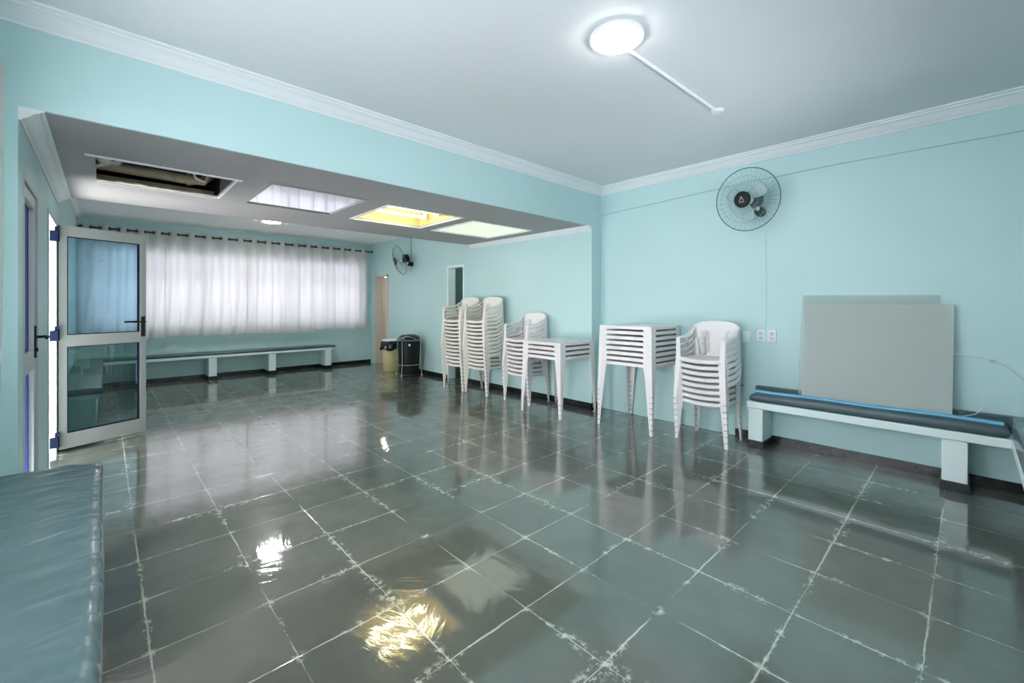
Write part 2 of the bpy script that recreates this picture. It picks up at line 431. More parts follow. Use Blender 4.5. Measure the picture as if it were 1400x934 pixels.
# ---- windows
def window(name, ax, a0, a1, z0, z1, c, cols, mat_frame, transom=None):
    """ax 'x': window lies in a wall of constant Y=c; 'y': constant X=c"""
    def bx(mb, p0, p1, q0, q1, d=0.03):
        if ax == 'x': mb.box(p0, p1, c - d, c + d, q0, q1)
        else: mb.box(c - d, c + d, p0, p1, q0, q1)
    t = MB(); f = 0.045
    bx(t, a0, a1, z0, z0 + f); bx(t, a0, a1, z1 - f, z1); bx(t, a0, a0 + f, z0 + f, z1 - f); bx(t, a1 - f, a1, z0 + f, z1 - f)
    root = thing(name, None, None, kind='structure')
    t.build('window_frame', mat_frame, root, smooth=0, bevel=0.003)
    t = MB()
    for i in range(1, cols):
        p = a0 + (a1 - a0) * i / cols
        bx(t, p - 0.022, p + 0.022, z0 + f, z1 - f, 0.022)
    if transom: bx(t, a0 + f, a1 - f, transom - 0.02, transom + 0.02, 0.018)
    t.build('mullions', mat_frame, root, smooth=0)
    t = MB(); bx(t, a0 + f, a1 - f, z0 + f, z1 - f, 0.003)
    t.build('pane', M['glass'], root, smooth=0)
window('window_1', 'x', WX0, WX1, WZ0, WZ1, YW + 0.09, 6, M['alu_pale'], 1.83)
window('window_2', 'y', LW[0], LW[1], LW[2], LW[3], XLM - 0.09, 3, M['alu_pale'], 1.9)
window('added_window_3', 'x', BW[0], BW[1], BW[2], BW[3], YN - 0.09, 4, M['alu_pale'])  # unseen window added behind the camera to light the room

# ---- cornices
PROF = [(0, 0), (0, -0.088), (0.012, -0.088), (0.018, -0.078), (0.030, -0.072), (0.050, -0.058), (0.066, -0.040), (0.080, -0.030), (0.096, -0.026), (0.100, -0.016), (0.118, -0.012), (0.120, 0)]
def cornice(name, poly, pts, z, scale=1.0):
    """sweep the cornice profile along pts [(x,y)], mitred; poly gives inward normals by left-hand rule"""
    rings = []
    n = len(pts)
    for i, p in enumerate(pts):
        p = Vector(p)
        d0 = (p - Vector(pts[i - 1])).normalized() if i else None
        d1 = (Vector(pts[i + 1]) - p).normalized() if i < n - 1 else None
        nn = [Vector((d.y, -d.x)) for d in (d0, d1) if d]
        m = sum(nn, Vector((0, 0))).normalized(); m = m / m.dot(nn[0])
        rings.append([(p.x + m.x * a * scale, p.y + m.y * a * scale, z + b * scale) for a, b in poly])
    return MB().loft(rings).build(name, M['cornice'], kind='structure', smooth=25)
cornice('trim_1', PROF, [(XLM, YN), (XLM, YB), (XR, YB), (XR, YN)], ZC)
cornice('trim_2', PROF, [(XL, YB + 0.0), (XL, YS)], ZS, 0.75)
cornice('trim_3', PROF, [(XRP, YS), (XRP, YB + 0.0)], ZS, 0.62)
cornice('trim_4', PROF, [(XL, YS), (XL, YW)], ZB, 0.7)

# ---- baseboards
BH, BT = 0.072, 0.014
MB().box(XRP - BT, XRP, YB - BT, D1[0] - 0.02, 0, BH + 0.01).box(XRP - BT, XRP, D1[1] + 0.02, D2[0] - 0.05, 0, BH).box(XRP - BT, XR, YB - BT, YB, 0, BH + 0.01).build('baseboard_right', M['slate_base'], kind='structure', smooth=0, bevel=0.002)
MB().box(XR - BT, XR, YN, 1.60, 0, BH).build('baseboard_right', M['slate_base'], kind='structure', smooth=0, bevel=0.002)
MB().box(XL, XRP, YW - BT, YW, 0, BH).build('baseboard_far', M['slate_base'], kind='structure', smooth=0, bevel=0.002)
MB().box(XL, XL + BT, YB, DA[0] - 0.05, 0, BH).box(XL, XL + BT, DA[1] + 0.05, DB[0] - 0.05, 0, BH).box(XL, XL + BT, DB[1] + 0.05, YW, 0, BH).build('baseboard_left', M['slate_base'], kind='structure', smooth=0)

# ---- rooms beyond the two doorways on the right wall
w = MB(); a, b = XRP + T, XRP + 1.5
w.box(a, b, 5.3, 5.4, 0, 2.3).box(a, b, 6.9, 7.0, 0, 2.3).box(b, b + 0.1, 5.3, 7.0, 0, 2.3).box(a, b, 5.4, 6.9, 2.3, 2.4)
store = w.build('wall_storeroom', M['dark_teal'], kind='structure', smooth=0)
w = MB()
w.box(a, b, 8.30, 8.40, 0, 2.25).box(a, b, 10.4, 10.5, 0, 2.25).box(b, b + 0.1, 8.3, 10.5, 0, 2.25).box(a, b, 8.4, 10.4, 2.25, 2.35).box(a - T, a - 0.0, YW + T, 10.5, 0, 2.25)
w.box(a, b + 0.1, YW, 10.5, -0.05, 0)
w.build('wall_passage', M['door_white'], kind='structure', smooth=0)
o = MB().lathe([(0.11, 0), (0.11, 0.03), (0.09, 0.05), (0.02, 0.055)], 24, (0, 0, 0)).build('passage_lamp', M['door_lamp'])
o.location = (4.80, 9.30, 1.945)
tag(o, 'small bright lamp glimpsed at the top of the far cream-framed doorway', 'lamp')
t = MB().tube([(0, 0, 0.055), (0, 0, 0.31)], 0.008).build('stem', M['white'], o)
o = MB().sphere((0, 0, 0), 0.05, 16).build('added_fill_bulb', M['store_fill'], store); o.location = (XRP + 0.8, 5.6, 2.2)  # unseen light added to brighten the dark doorway
MB().tube([(0, 0, 0.04), (0, 0, 0.10)], 0.012).build('stem', M['white'], o)
t = MB()
for y0, y1 in ((D2[0] - 0.03, D2[0] + 0.015), (D2[1] - 0.015, D2[1] + 0.045)): t.box(XRP - 0.02, XRP + T, y0, y1, 0, D2[2] + 0.03)
t.box(XRP - 0.02, XRP + T, D2[0] - 0.03, D2[1] + 0.045, D2[2] - 0.01, D2[2] + 0.035)
t.build('trim_5', M['frame_cream'], kind='structure', smooth=0, bevel=0.004)
t = MB()
for y0, y1 in ((D1[0] - 0.03, D1[0] + 0.005), (D1[1] - 0.005, D1[1] + 0.03)): t.box(XRP - 0.006, XRP + T, y0, y1, 0, D1[2] + 0.03)
t.box(XRP - 0.006, XRP + T + 0.002, D1[0], D1[1], D1[2] - 0.005, D1[2] + 0.03)
t.build('trim_6', M['mint'], kind='structure', smooth=0, bevel=0.003)

# ---- outside the left doors
MB().box(-3.2, XL - T, 1.0, 9.5, -0.10, -0.02).build('ground', M['ground'], kind='structure', smooth=0)

# ------------------------------------------------------------------ left doors
def lever(parent, x, y, z, sgn, ydir, m):
    t = MB().box(x - 0.004, x + 0.004, y - 0.018, y + 0.018, z - 0.10, z + 0.10)
    t.tube([(x, y, z + 0.03), (x + sgn * 0.05, y, z + 0.03), (x + sgn * 0.055, y + ydir * 0.03, z + 0.03), (x + sgn * 0.055, y + ydir * 0.12, z + 0.028)], 0.009, 8)
    t.lathe([(0.012, 0), (0.012, sgn * 0.012)], 12, (x, y, z - 0.05), 'x')
    return t.build('door_handle', m, parent, bevel=0.001)
# door 1: closed glazed door
d = thing('door_1', 'closed aluminium framed glass door with blue gaskets in the left wall', None, kind='structure')
y0, y1, zt = DA; fx0, fx1 = XL - 0.055, XL + 0.004
t = MB().box(fx0, fx1, y0, y0 + 0.035, 0, zt).box(fx0, fx1, y1 - 0.035, y1, 0, zt).box(fx0, fx1, y0 + 0.035, y1 - 0.035, zt - 0.035, zt)
t.build('door_frame', M['alu_pale'], d, smooth=0, bevel=0.003)
ly0, ly1 = y0 + 0.037, y1 - 0.037; lx0, lx1 = XL - 0.045, XL - 0.008
st = 0.065
t = MB().box(lx0, lx1, ly0, ly0 + st, 0.01, zt - 0.037).box(lx0, lx1, ly1 - st, ly1, 0.01, zt - 0.037)
t.box(lx0, lx1, ly0 + st, ly1 - st, zt - 0.037 - st, zt - 0.037).box(lx0, lx1, ly0 + st, ly1 - st, 0.905, 1.015).box(lx0, lx1, ly0 + st, ly1 - st, 0.01, 0.11)
t.build('door_leaf', M['alu_pale'], d, smooth=0, bevel=0.002)
g = 0.010
def gasket_ring(mb, xa, xb, ya, yb, za, zb, g):
    mb.box(xa, xb, ya, ya + g, za, zb).box(xa, xb, yb - g, yb, za, zb).box(xa, xb, ya + g, yb - g, zb - g, zb).box(xa, xb, ya + g, yb - g, za, za + g)
t = MB(); gasket_ring(t, lx0 + 0.002, lx0 + 0.013, ly0 + st, ly1 - st, 1.015, zt - 0.037 - st, g)
gasket_ring(t, lx0 + 0.002, lx0 + 0.013, ly0 + st, ly1 - st, 0.11, 0.905, g)
t.build('glazing_gasket', M['blue_gasket'], d, smooth=0)
t = MB().box(lx0 + 0.006, lx0 + 0.010, ly0 + st + g, ly1 - st - g, 1.015 + g, zt - 0.037 - st - g).box(lx0 + 0.006, lx0 + 0.010, ly0 + st + g, ly1 - st - g, 0.11 + g, 0.905 - g)
t.build('pane', M['glass'], d, smooth=0)
lever(d, lx1 + 0.004, ly1 - 0.034, 1.07, 1, -1, M['black'])
# door 2: frame and leaf standing open into the room
d = thing('door_2', 'open aluminium door with two blue-tinted glass panes, swung into the room', None, kind='structure')
y0, y1, zt = DB
t = MB().box(XL - 0.07, XL + 0.006, y0, y0 + 0.04, 0, zt).box(XL - 0.07, XL + 0.006, y1 - 0.04, y1, 0, zt).box(XL - 0.07, XL + 0.006, y0 + 0.04, y1 - 0.04, zt - 0.04, zt)
t.build('door_frame', M['alu_pale'], d, smooth=0, bevel=0.003)
LW_, LH, LT = 0.655, 1.985, 0.036
leaf = bpy.data.objects.new('door_leaf', None); COL.objects.link(leaf); leaf.parent = d
leaf.location = (XL + 0.018, y1 - 0.012, 0.022); leaf.rotation_euler = (0, 0, radians(23.7))
s1, s2, rt, rm0, rm1, rb = 0.055, 0.055, 0.095, 0.905, 1.010, 0.135
t = MB().box(0, s1, 0, LT, 0, LH).box(LW_ - s2, LW_, 0, LT, 0, LH).box(s1, LW_ - s2, 0, LT, LH - rt, LH).box(s1, LW_ - s2, 0, LT, rm0, rm1).box(s1, LW_ - s2, 0, LT, 0, rb)
t.build('leaf_frame', M['alu'], leaf, smooth=0, bevel=0.002)
MB().box(s1, LW_ - s2, LT / 2 - 0.003, LT / 2 + 0.003, rm1, LH - rt).build('upper_pane', M['glass_blue'], leaf, smooth=0)
MB().box(s1, LW_ - s2, LT / 2 - 0.003, LT / 2 + 0.003, rb, rm0).build('lower_pane', M['glass_dark'], leaf, smooth=0)
t = MB()
for za, zb in ((rm1, LH - rt), (rb, rm0)):
    for ya, yb in ((0.002, 0.012), (LT - 0.012, LT - 0.002)):
        t.box(s1, s1 + 0.006, ya, yb, za, zb).box(LW_ - s2 - 0.006, LW_ - s2, ya, yb, za, zb).box(s1 + 0.006, LW_ - s2 - 0.006, ya, yb, za, za + 0.006).box(s1 + 0.006, LW_ - s2 - 0.006, ya, yb, zb - 0.006, zb)
t.build('glazing_bead', M['navy'], leaf, smooth=0)
t = MB()
for s in (-1, 1):
    yy = 0 if s < 0 else LT
    t.box(LW_ - 0.045, LW_ - 0.012, min(yy, yy + s * 0.006), max(yy, yy + s * 0.006), 0.96, 1.16)
    t.tube([(LW_ - 0.028, yy, 1.11), (LW_ - 0.028, yy + s * 0.045, 1.11), (LW_ - 0.06, yy + s * 0.05, 1.11), (LW_ - 0.14, yy + s * 0.05, 1.108)], 0.008, 8)
t.build('door_handle', M['black'], leaf)
for z in (0.10, 1.03, 1.90):
    t = MB().box(XL - 0.035, XL + 0.016, y1 - 0.055, y1 - 0.038, z - 0.045, z + 0.045).box(XL - 0.005, XL + 0.022, y1 - 0.040, y1 - 0.012, z - 0.005, z + 0.085)
    t.lathe([(0.009, 0), (0.009, 0.13)], 10, (XL + 0.014, y1 - 0.03, z - 0.045))
    t.build('hinge', M['navy'], d, smooth=0)

# ------------------------------------------------------------------ curtains
def curtain(name, label, group, origin, axis, length, z_top, z_bot, folds, seed, amp=0.045):
    """pleated grommet curtain; runs along axis ('x' or 'y') from origin; folds = number of wave periods"""
    rnd = random.Random(seed)
    nu, nv = folds * 16, 26
    ph = rnd.uniform(0, 6); vs = []
    for j in range(nv + 1):
        v = j / nv; z = z_top + (z_bot - z_top) * v
        for i in range(nu + 1):
            u = i / nu
            a = amp * (1 - 0.35 * v) * cos(2 * pi * folds * u)
            du = 0.018 * v * sin(2 * pi * (folds * 0.5) * u + ph) + 0.010 * v * sin(2 * pi * (folds * 1.7) * u + 2 * ph)
            a += 0.014 * v * sin(2 * pi * folds * 2 * u + ph * 3 * v) + 0.012 * v * sin(2 * pi * (folds * 0.37) * u + ph + 2 * v)
            edge = 0.0
            s = u * length + du * min(1, 8 * u, 8 * (1 - u)) + edge
            zz = z + (0.006 * sin(2 * pi * folds * u + ph) + 0.012 * sin(3 * u + ph) if j == nv else 0)
            vs.append((s, a, zz) if axis == 'x' else (a, s, zz))
    fs = [(j * (nu + 1) + i, j * (nu + 1) + i + 1, (j + 1) * (nu + 1) + i + 1, (j + 1) * (nu + 1) + i) for j in range(nv) for i in range(nu)]
    c = thing(name, label, 'curtain', origin, 0, group)
    MB().add(vs, fs).build('fabric', M['curtain'], c, smooth=180)
    # grommets where the cloth crosses the rod
    for k in range(2 * folds):
        u = (k + 0.5) / (2 * folds); s = u * length
        zc = z_top - 0.05
        slope = -amp * 2 * pi * folds / length * sin(2 * pi * folds * u)
        dirv = Vector((1, slope, 0)).normalized() if axis == 'x' else Vector((slope, 1, 0)).normalized()
        pts = []
        for q in range(12):
            t_ = 2 * pi * q / 12
            p = dirv * (0.024 * cos(t_)) + Vector((0, 0, 0.024 * sin(t_)))
            ctr = Vector((s, 0, zc)) if axis == 'x' else Vector((0, s, zc))
            pts.append(ctr + p)
        MB().tube(pts, 0.0055, 6, closed=True).build('grommet', M['rod'], c)
    return c
YR = 9.17; ZR = 2.485
GRP = 'sheer white curtains on the far window'
nm = ['sheer white curtain at the far left, partly behind the open glass door', 'second sheer white curtain from the left on the long black rod',
      'third sheer white curtain from the left on the long black rod', 'rightmost sheer white curtain, beside the corner of the far wall']
xs_ = [-0.30, 0.735, 1.925, 3.105, 4.25]
for i in range(4):
    c = curtain('curtain', nm[i], None, (xs_[i] - 0.012, YR, 0), 'x', xs_[i + 1] - xs_[i] + 0.022, ZR + 0.05, (0.755, 0.785, 0.755, 0.785)[i], 5, 11 + i)
    c['group'] = GRP
r = thing('curtain_rod', 'long black curtain rod across the top of the far window', 'curtain rod', (0, YR, ZR))
MB().tube([(-0.295, 0, 0), (4.33, 0, 0)], 0.013, 12).build('rod', M['rod'], r)
MB().sphere((4.345, 0, 0), 0.024, 12).build('finial', M['rod'], r)
for x in (0.73, 3.10, 4.29):
    MB().tube([(x, 0, 0), (x, YW - YR, 0)], 0.008, 8).box(x - 0.02, x + 0.02, YW - YR - 0.006, YW - YR, -0.03, 0.03).build('bracket', M['rod'], r)
for i, (ya, yb, lab) in enumerate(((1.62, 3.06, 'sheer white curtain at the left edge of the picture above the nearest bench'),
                              (0.12, 1.58, 'sheer white curtain on the left wall beside the camera'))):
    curtain('curtain', lab, 'sheer white curtains on the left wall', (XLM + 0.124, ya, 0), 'y', yb - ya, 2.42, 0.76, 6, 31 + i, 0.04)
r = thing('curtain_rod', 'black curtain rod on the left wall above the nearest bench', 'curtain rod', (XLM + 0.124, 0, 2.37))
MB().tube([(0, 0.05, 0), (0, 3.12, 0)], 0.012, 12).build('rod', M['rod'], r)
for y in (0.08, 1.6, 3.09):
    MB().tube([(0, y, 0), (-0.135, y, 0)], 0.008, 8).build('bracket', M['rod'], r)

# ------------------------------------------------------------------ openings in the dropped ceiling
def frame_ring(h, wd, z0, z1, mb):
    x0, x1, y0, y1 = h
    mb.box(x0 - wd, x1 + wd, y0 - wd, y0, z0, z1).box(x0 - wd, x1 + wd, y1, y1 + wd, z0, z1).box(x0 - wd, x0, y0, y1, z0, z1).box(x1, x1 + wd, y0, y1, z0, z1)
def housing(h, z0, z1, mb, t=0.012):
    x0, x1, y0, y1 = h
    mb.box(x0, x1, y0, y0 + t, z0, z1).box(x0, x1, y1 - t, y1, z0, z1).box(x0, x0 + t, y0 + t, y1 - t, z0, z1).box(x1 - t, x1, y0 + t, y1 - t, z0, z1).box(x0, x1, y0, y1, z1, z1 + t)
z0 = ZS
# 1: broken open, pipes inside
h = HOLES[0]
c = thing('ceiling_cavity', 'broken open ceiling hatch showing old pipes in the dark', 'ceiling hatch', ((h[0] + h[1]) / 2, (h[2] + h[3]) / 2, ZS))
hx, hy = (h[1] - h[0]) / 2, (h[3] - h[2]) / 2
t = MB(); housing((-hx - 0.02, hx + 0.02, -hy - 0.02, hy + 0.75), 0.02, 0.40, t); t.build('dark_housing', M['void'], c, smooth=0)
t = MB().box(-hx - 0.05, hx + 0.04, -hy - 0.03, -hy, -0.008, 0.0).box(hx, hx + 0.014, -hy, hy, -0.008, 0.0).box(-hx, hx, hy, hy + 0.014, -0.008, 0); t.build('hatch_frame', M['white'], c, smooth=0)
rnd = random.Random(3)
poly = [(-hx, hy)]; n = 22
for i in range(n + 1):
    x = -hx + 2 * hx * i / n; poly.append((x, hy - 0.03 - 0.025 * rnd.random() - (0.03 if 3 < i < 9 else 0)))
poly.append((hx, hy))
MB().prism(poly, 0.0, 0.012, 'z').build('torn_edge', M['torn'], c, smooth=0)
t = MB()
vs = []
for j in range(6):
    for i in range(7):
        vs.append((-hx + 0.005 + 0.11 * i / 6 + 0.02 * sin(j * 2.1 + i), -hy + 0.04 + 0.22 * j / 5 + 0.015 * sin(i * 1.7), 0.012 + 0.018 * sin(i * 0.9 + j * 0.8)))
t.add(vs, [(j * 7 + i, j * 7 + i + 1, (j + 1) * 7 + i + 1, (j + 1) * 7 + i) for j in range(5) for i in range(6)])
t.build('torn_lining', M['torn'], c, smooth=180, solid=0.006)
MB().tube([(-hx - 0.01, 0.36, 0.128), (hx * 0.55, 0.36, 0.118)], 0.042, 20).build('drain_pipe', M['pipe'], c)
MB().tube([(hx * 0.42, 0.36, 0.118), (hx * 0.50, 0.36, 0.118)], 0.051, 20).build('pipe_coupling', M['pipe'], c)
t = MB().tube([(hx * 0.5, 0.36, 0.118), (hx * 0.72, 0.37, 0.125), (hx * 0.85, 0.40, 0.18), (hx * 0.86, 0.42, 0.30)], 0.038, 16); t.build('pipe_elbow', M['pipe'], c)
MB().tube([(hx * 0.45, 0.22, 0.2), (hx * 0.55, 0.20, 0.10), (hx * 0.70, 0.20, 0.085), (hx * 0.78, 0.22, 0.16)], 0.010, 8).build('loose_hose', M['torn'], c)
MB().box(-hx, hx, 0.55, 0.60, 0.05, 0.09).build('batten', M['pipe'], c, smooth=0)
# 2: mirror panel
h = HOLES[1]
c = thing('mirror_ceiling_panel', 'square mirrored ceiling panel reflecting the white curtains', 'ceiling panel', ((h[0] + h[1]) / 2, (h[2] + h[3]) / 2, ZS))
hx, hy = (h[1] - h[0]) / 2, (h[3] - h[2]) / 2; hh = (-hx, hx, -hy, hy)
t = MB(); frame_ring(hh, 0.035, -0.008, 0.0, t); t.build('panel_frame', M['soffit'], c, smooth=0, bevel=0.002)
MB().box(-hx, hx, -hy, hy, 0.003, 0.012).build('mirror', M['mirror'], c, smooth=0)
# 3: open light box with tube
h = HOLES[2]
c = thing('recessed_light_box', 'open yellow-lined ceiling light box with bare fluorescent tube', 'ceiling light', ((h[0] + h[1]) / 2, (h[2] + h[3]) / 2, ZS))
hx, hy = (h[1] - h[0]) / 2, (h[3] - h[2]) / 2; hh = (-hx, hx, -hy, hy)
t = MB(); frame_ring(hh, 0.03, -0.008, 0.0, t); t.build('panel_frame', M['white'], c, smooth=0, bevel=0.002)
t = MB(); housing((-hx - 0.012, hx + 0.012, -hy - 0.012, hy + 0.012), 0.021, 0.15, t); t.build('housing', M['yellow_box'], c, smooth=0)
for yy in (-0.08, 0.22):
    MB().tube([(-hx + 0.07, yy, 0.09), (hx - 0.07, yy, 0.09)], 0.016, 12).build('fluorescent_tube', M['tube'], c)
    for sx in (-1, 1): MB().box(sx * (hx - 0.055) - 0.015, sx * (hx - 0.055) + 0.015, yy - 0.02, yy + 0.02, 0.06, 0.148).build('lamp_holder', M['white'], c, smooth=0)
# 4: diffuser
h = HOLES[3]
c = thing('ceiling_light_panel', 'pale yellow ceiling light panel with intact diffuser, nearest the right wall', 'ceiling light', ((h[0] + h[1]) / 2, (h[2] + h[3]) / 2, ZS))
hx, hy = (h[1] - h[0]) / 2, (h[3] - h[2]) / 2; hh = (-hx, hx, -hy, hy)
t = MB(); frame_ring(hh, 0.03, -0.008, 0.0, t); t.build('panel_frame', M['white'], c, smooth=0, bevel=0.002)
MB().box(-hx, hx, -hy, hy, 0.004, 0.01).build('diffuser', M['diffuser'], c, smooth=0)

# ------------------------------------------------------------------ round ceiling lamps, conduit
def round_lamp(x, y, z, label, dm='lamp'):
    c = thing('ceiling_lamp', label, 'ceiling lamp', (x, y, z), group='round white ceiling lamps')
    MB().lathe([(0.10, 0), (0.142, 0), (0.146, -0.004), (0.146, -0.014), (0.141, -0.018), (0.134, -0.018), (0.134, -0.010), (0.10, -0.010)], 48, caps=False).build('lamp_rim', M['white'], c)
    MB().lathe([(0.132, -0.012), (0.132, -0.020), (0.127, -0.026), (0.115, -0.030), (0.06, -0.032), (0.001, -0.0325)], 48).build('diffuser', M[dm], c)
    return c
round_lamp(2.03, 1.32, ZC, 'bright round white lamp on the main ceiling, at the end of a conduit')
round_lamp(1.97, 7.76, ZB, 'round white lamp on the ceiling in front of the curtained window', 'lamp_back')
c = thing('ceiling_conduit', 'white surface conduit running from the round lamp across the ceiling', 'conduit', (2.18, 1.33, ZC))
MB().tube([(0, 0, -0.011), (1.13, -0.03, -0.011)], 0.011, 10).build('pipe', M['white'], c)
MB().lathe([(0.045, 0), (0.045, -0.012), (0.036, -0.020), (0.01, -0.022)], 24, (1.17, -0.03, 0)).build('end_rose', M['white'], c)

# ------------------------------------------------------------------ wall fans
def make_fan(label, loc, rz, tilt, yaw):
    f = thing('wall_fan', label, 'fan', loc, rz, 'black and white wall fans')
    # local frame: wall plane x=0, fan looks along -x
    R = 0.285
    head = Matrix.Translation((-0.12, 0.03, 0.105)) @ Matrix.Rotation(yaw, 4, 'Z') @ Matrix.Rotation(-tilt, 4, 'Y')
    t = MB().lathe([(0.045, 0), (0.048, -0.02), (0.040, -0.045), (0.02, -0.055)], 24, axis='x').sphere((-0.065, 0, 0.0), 0.040, 16); t.build('wall_mount', M['black'], f)
    t = MB().tube([(-0.06, 0, 0.01), (-0.10, 0.0, 0.015), (-0.13, 0, 0.04), (-0.135, 0, 0.075)], [0.020, 0.019, 0.018, 0.017], 12); t.build('arm', M['white'], f)
    t = MB().lathe([(0.03, 0.060), (0.066, 0.050), (0.082, 0.02), (0.084, -0.03), (0.076, -0.066), (0.040, -0.076)], 28, axis='x'); t.xf(head); t.build('motor_housing', M['black'], f)
    def X(h): return -0.10 - h
    # guard: front cage bulges out, back cage bulges back
    g = MB(); n = 72
    for k in range(n):
        a = 2 * pi * k / n
        pf = [(0.072, 0.125), (0.13, 0.120), (0.21, 0.095), (0.265, 0.060), (R, 0.035)]
        g.tube([(X(h_), r_ * cos(a), r_ * sin(a)) for r_, h_ in pf], 0.0011, 4, caps=False)
        if k % 2 == 0:
            pb = [(0.075, -0.01), (0.18, -0.02), (0.25, 0.0), (R, 0.03)]
            g.tube([(X(h_), r_ * cos(a), r_ * sin(a)) for r_, h_ in pb], 0.0011, 4, caps=False)
    for r_, h_ in ((0.13, 0.120), (0.21, 0.095), (0.18, -0.02), (0.075, -0.01)):
        g.tube([(X(h_), r_ * cos(2 * pi * q / 48), r_ * sin(2 * pi * q / 48)) for q in range(48)], 0.0015, 5, closed=True)
    g.xf(head); g.build('wire_guard', M['guard'], f)
    g = MB().tube([(X(0.033), R * cos(2 * pi * q / 64), R * sin(2 * pi * q / 64)) for q in range(64)], 0.0045, 8, closed=True); g.xf(head); g.build('guard_rim', M['guard_rim'], f)
    t = MB().lathe([(0.072, 0.118), (0.074, 0.128), (0.062, 0.138), (0.01, 0.142)], 32, axis='x')
    t.v = [(-0.10 - v[0], v[1], v[2]) for v in t.v]; t.xf(head); hc = t.build('badge_cap', M['black'], f)
    t = MB()      # pale emblem on the cap: a pointed A-like mark over a short bar
    for a_, b_ in (((-0.018, -0.012), (0.002, 0.026)), ((0.018, -0.012), (0.002, 0.026)), ((-0.022, -0.022), (0.022, -0.022))):
        t.tube([(-0.2435, a_[0], a_[1]), (-0.2435, b_[0], b_[1])], 0.0035, 6)
    t.xf(head); t.build('emblem', M['dark_plastic'], hc)
    t = MB().lathe([(0.03, 0.0), (0.045, -0.01), (0.045, -0.07), (0.02, -0.08)], 24, (-0.09, 0, 0), axis='x'); t.xf(head); t.build('hub', M['white'], f)
    for b in range(3):
        t = MB(); a0 = 2 * pi * b / 3 + 0.5; rows = []
        for i in range(7):
            rr = 0.04 + 0.15 * i / 6; wd = 0.24 + 0.26 * sin(pi * min(1, 0.25 + i / 8))
            rows.append([(-0.135 + 0.05 * (j / 4 - 0.5) * (1 - i / 14), rr * cos(a0 + wd * (j / 4 - 0.5) * 2), rr * sin(a0 + wd * (j / 4 - 0.5) * 2)) for j in range(5)])
        vs = [q for r_ in rows for q in r_]
        t.add(vs, [(i * 5 + j, i * 5 + j + 1, (i + 1) * 5 + j + 1, (i + 1) * 5 + j) for i in range(6) for j in range(4)])
        t.xf(head); t.build('blade', M['blade'], f, smooth=180, solid=0.003)
    return f
make_fan('large black and white wall fan on the right wall above the stacked chairs', (XR, 1.37, 2.19), 0, radians(8), radians(-6))
make_fan('smaller looking wall fan far back, above the waste bins', (XRP, 7.50, 2.10), 0, radians(17), radians(-10))
o = MB().tube([(XRP - 0.008, 7.53, 2.18), (XRP - 0.008, 7.53, ZB)], 0.006, 8).tube([(XRP - 0.008, 7.53, 2.20), (XRP - 0.03, 7.50, 2.10)], 0.004, 6).build('fan_cable', M['wire'])
tag(o, 'grey power cable rising from the far wall fan to the ceiling', 'cable')

# cables along the walls
def cable(name, label, pts, r, m):
    o = MB().tube(pts, r, 8).build(name, m); return tag(o, label, 'cable')
cable('wall_cable', 'thin painted cable running level along the right wall behind the large fan', [(XR - 0.005, YB - 0.01, 2.43), (XR - 0.005, 2.4, 2.465), (XR - 0.005, 1.6, 2.495), (XR - 0.005, 0.8, 2.51), (XR - 0.005, -0.5, 2.49)], 0.004, M['cable_teal'])
cable('wall_cable', 'thin painted cable dropping from the large fan to the sockets', [(XR - 0.002, 1.33, 2.14), (XR - 0.002, 1.325, 1.6), (XR - 0.002, 1.325, 1.07)], 0.003, M['wall'])
cable('wall_cable', 'thin dark cable high on the wall beyond the beam', [(XRP - 0.004, 7.48, 2.46), (XRP - 0.004, 7.0, 2.50), (XRP - 0.004, 6.4, 2.53)], 0.003, M['cable_teal'])
cable('wall_cable', 'blue cable low on the right wall between the chairs and the bench', [(XR - 0.005, 2.2, 0.50), (XR - 0.005, 1.7, 0.50), (4.52, 1.50, 0.515)], 0.005, M['cable_sheen_blue'])
cable('white_hose', 'white hose arching down the right wall beside the grey sheets', [(XR - 0.008, 0.16 - 0.40 * k / 10, 0.935 - 0.135 * (k / 10) ** 4) for k in range(11)] + [(XR - 0.01, -0.30, 0.70), (XR - 0.02, -0.34, 0.58)], 0.006, M['cable_white'])
o = MB().box(XR - 0.024, XR, -0.125, -0.105, 0.890, 0.912).build('cable_clip', M['wire'], bevel=0.002); tag(o, 'small grey clip holding the white hose to the wall', 'clip')

# sockets
def socket(y, z, label, m, holes):
    c = thing('wall_socket', label, 'socket', (XR, y, z), group='sockets on the right wall')
    MB().box(-0.009, 0, -0.036, 0.036, -0.058, 0.058).build('cover_plate', m, c, bevel=0.004)
    t = MB()
    if holes == 2:
        t.lathe([(0.019, 0), (0.019, -0.003), (0.015, -0.003)], 20, (-0.009, 0, 0.022), axis='x').lathe([(0.019, 0), (0.019, -0.003), (0.015, -0.003)], 20, (-0.009, 0, -0.024), axis='x')
        t.build('outlet', M['wire'], c)
    else:
        t.box(-0.012, -0.009, -0.014, 0.014, -0.024, 0.024).build('blank_insert', m, c)
    return c
socket(1.275, 1.005, 'rightmost white wall socket left of the grey sheets', M['socket'], 2)
socket(1.37, 1.005, 'middle white wall socket between blank plate and right socket', M['socket'], 2)
socket(1.50, 0.985, 'aqua painted blank plate just beside the chair backs', M['mint'], 1)
c = thing('wall_socket', 'small socket low on the far wall right of the long bench', 'socket', (3.80, YW, 0.27))
MB().box(-0.035, 0.035, -0.009, 0, -0.055, 0.055).build('cover_plate', M['wall'], c, bevel=0.004)
MB().lathe([(0.018, 0), (0.018, -0.003), (0.014, -0.003)], 16, (0, -0.009, 0), axis='y').build('outlet', M['cable_teal'], c)

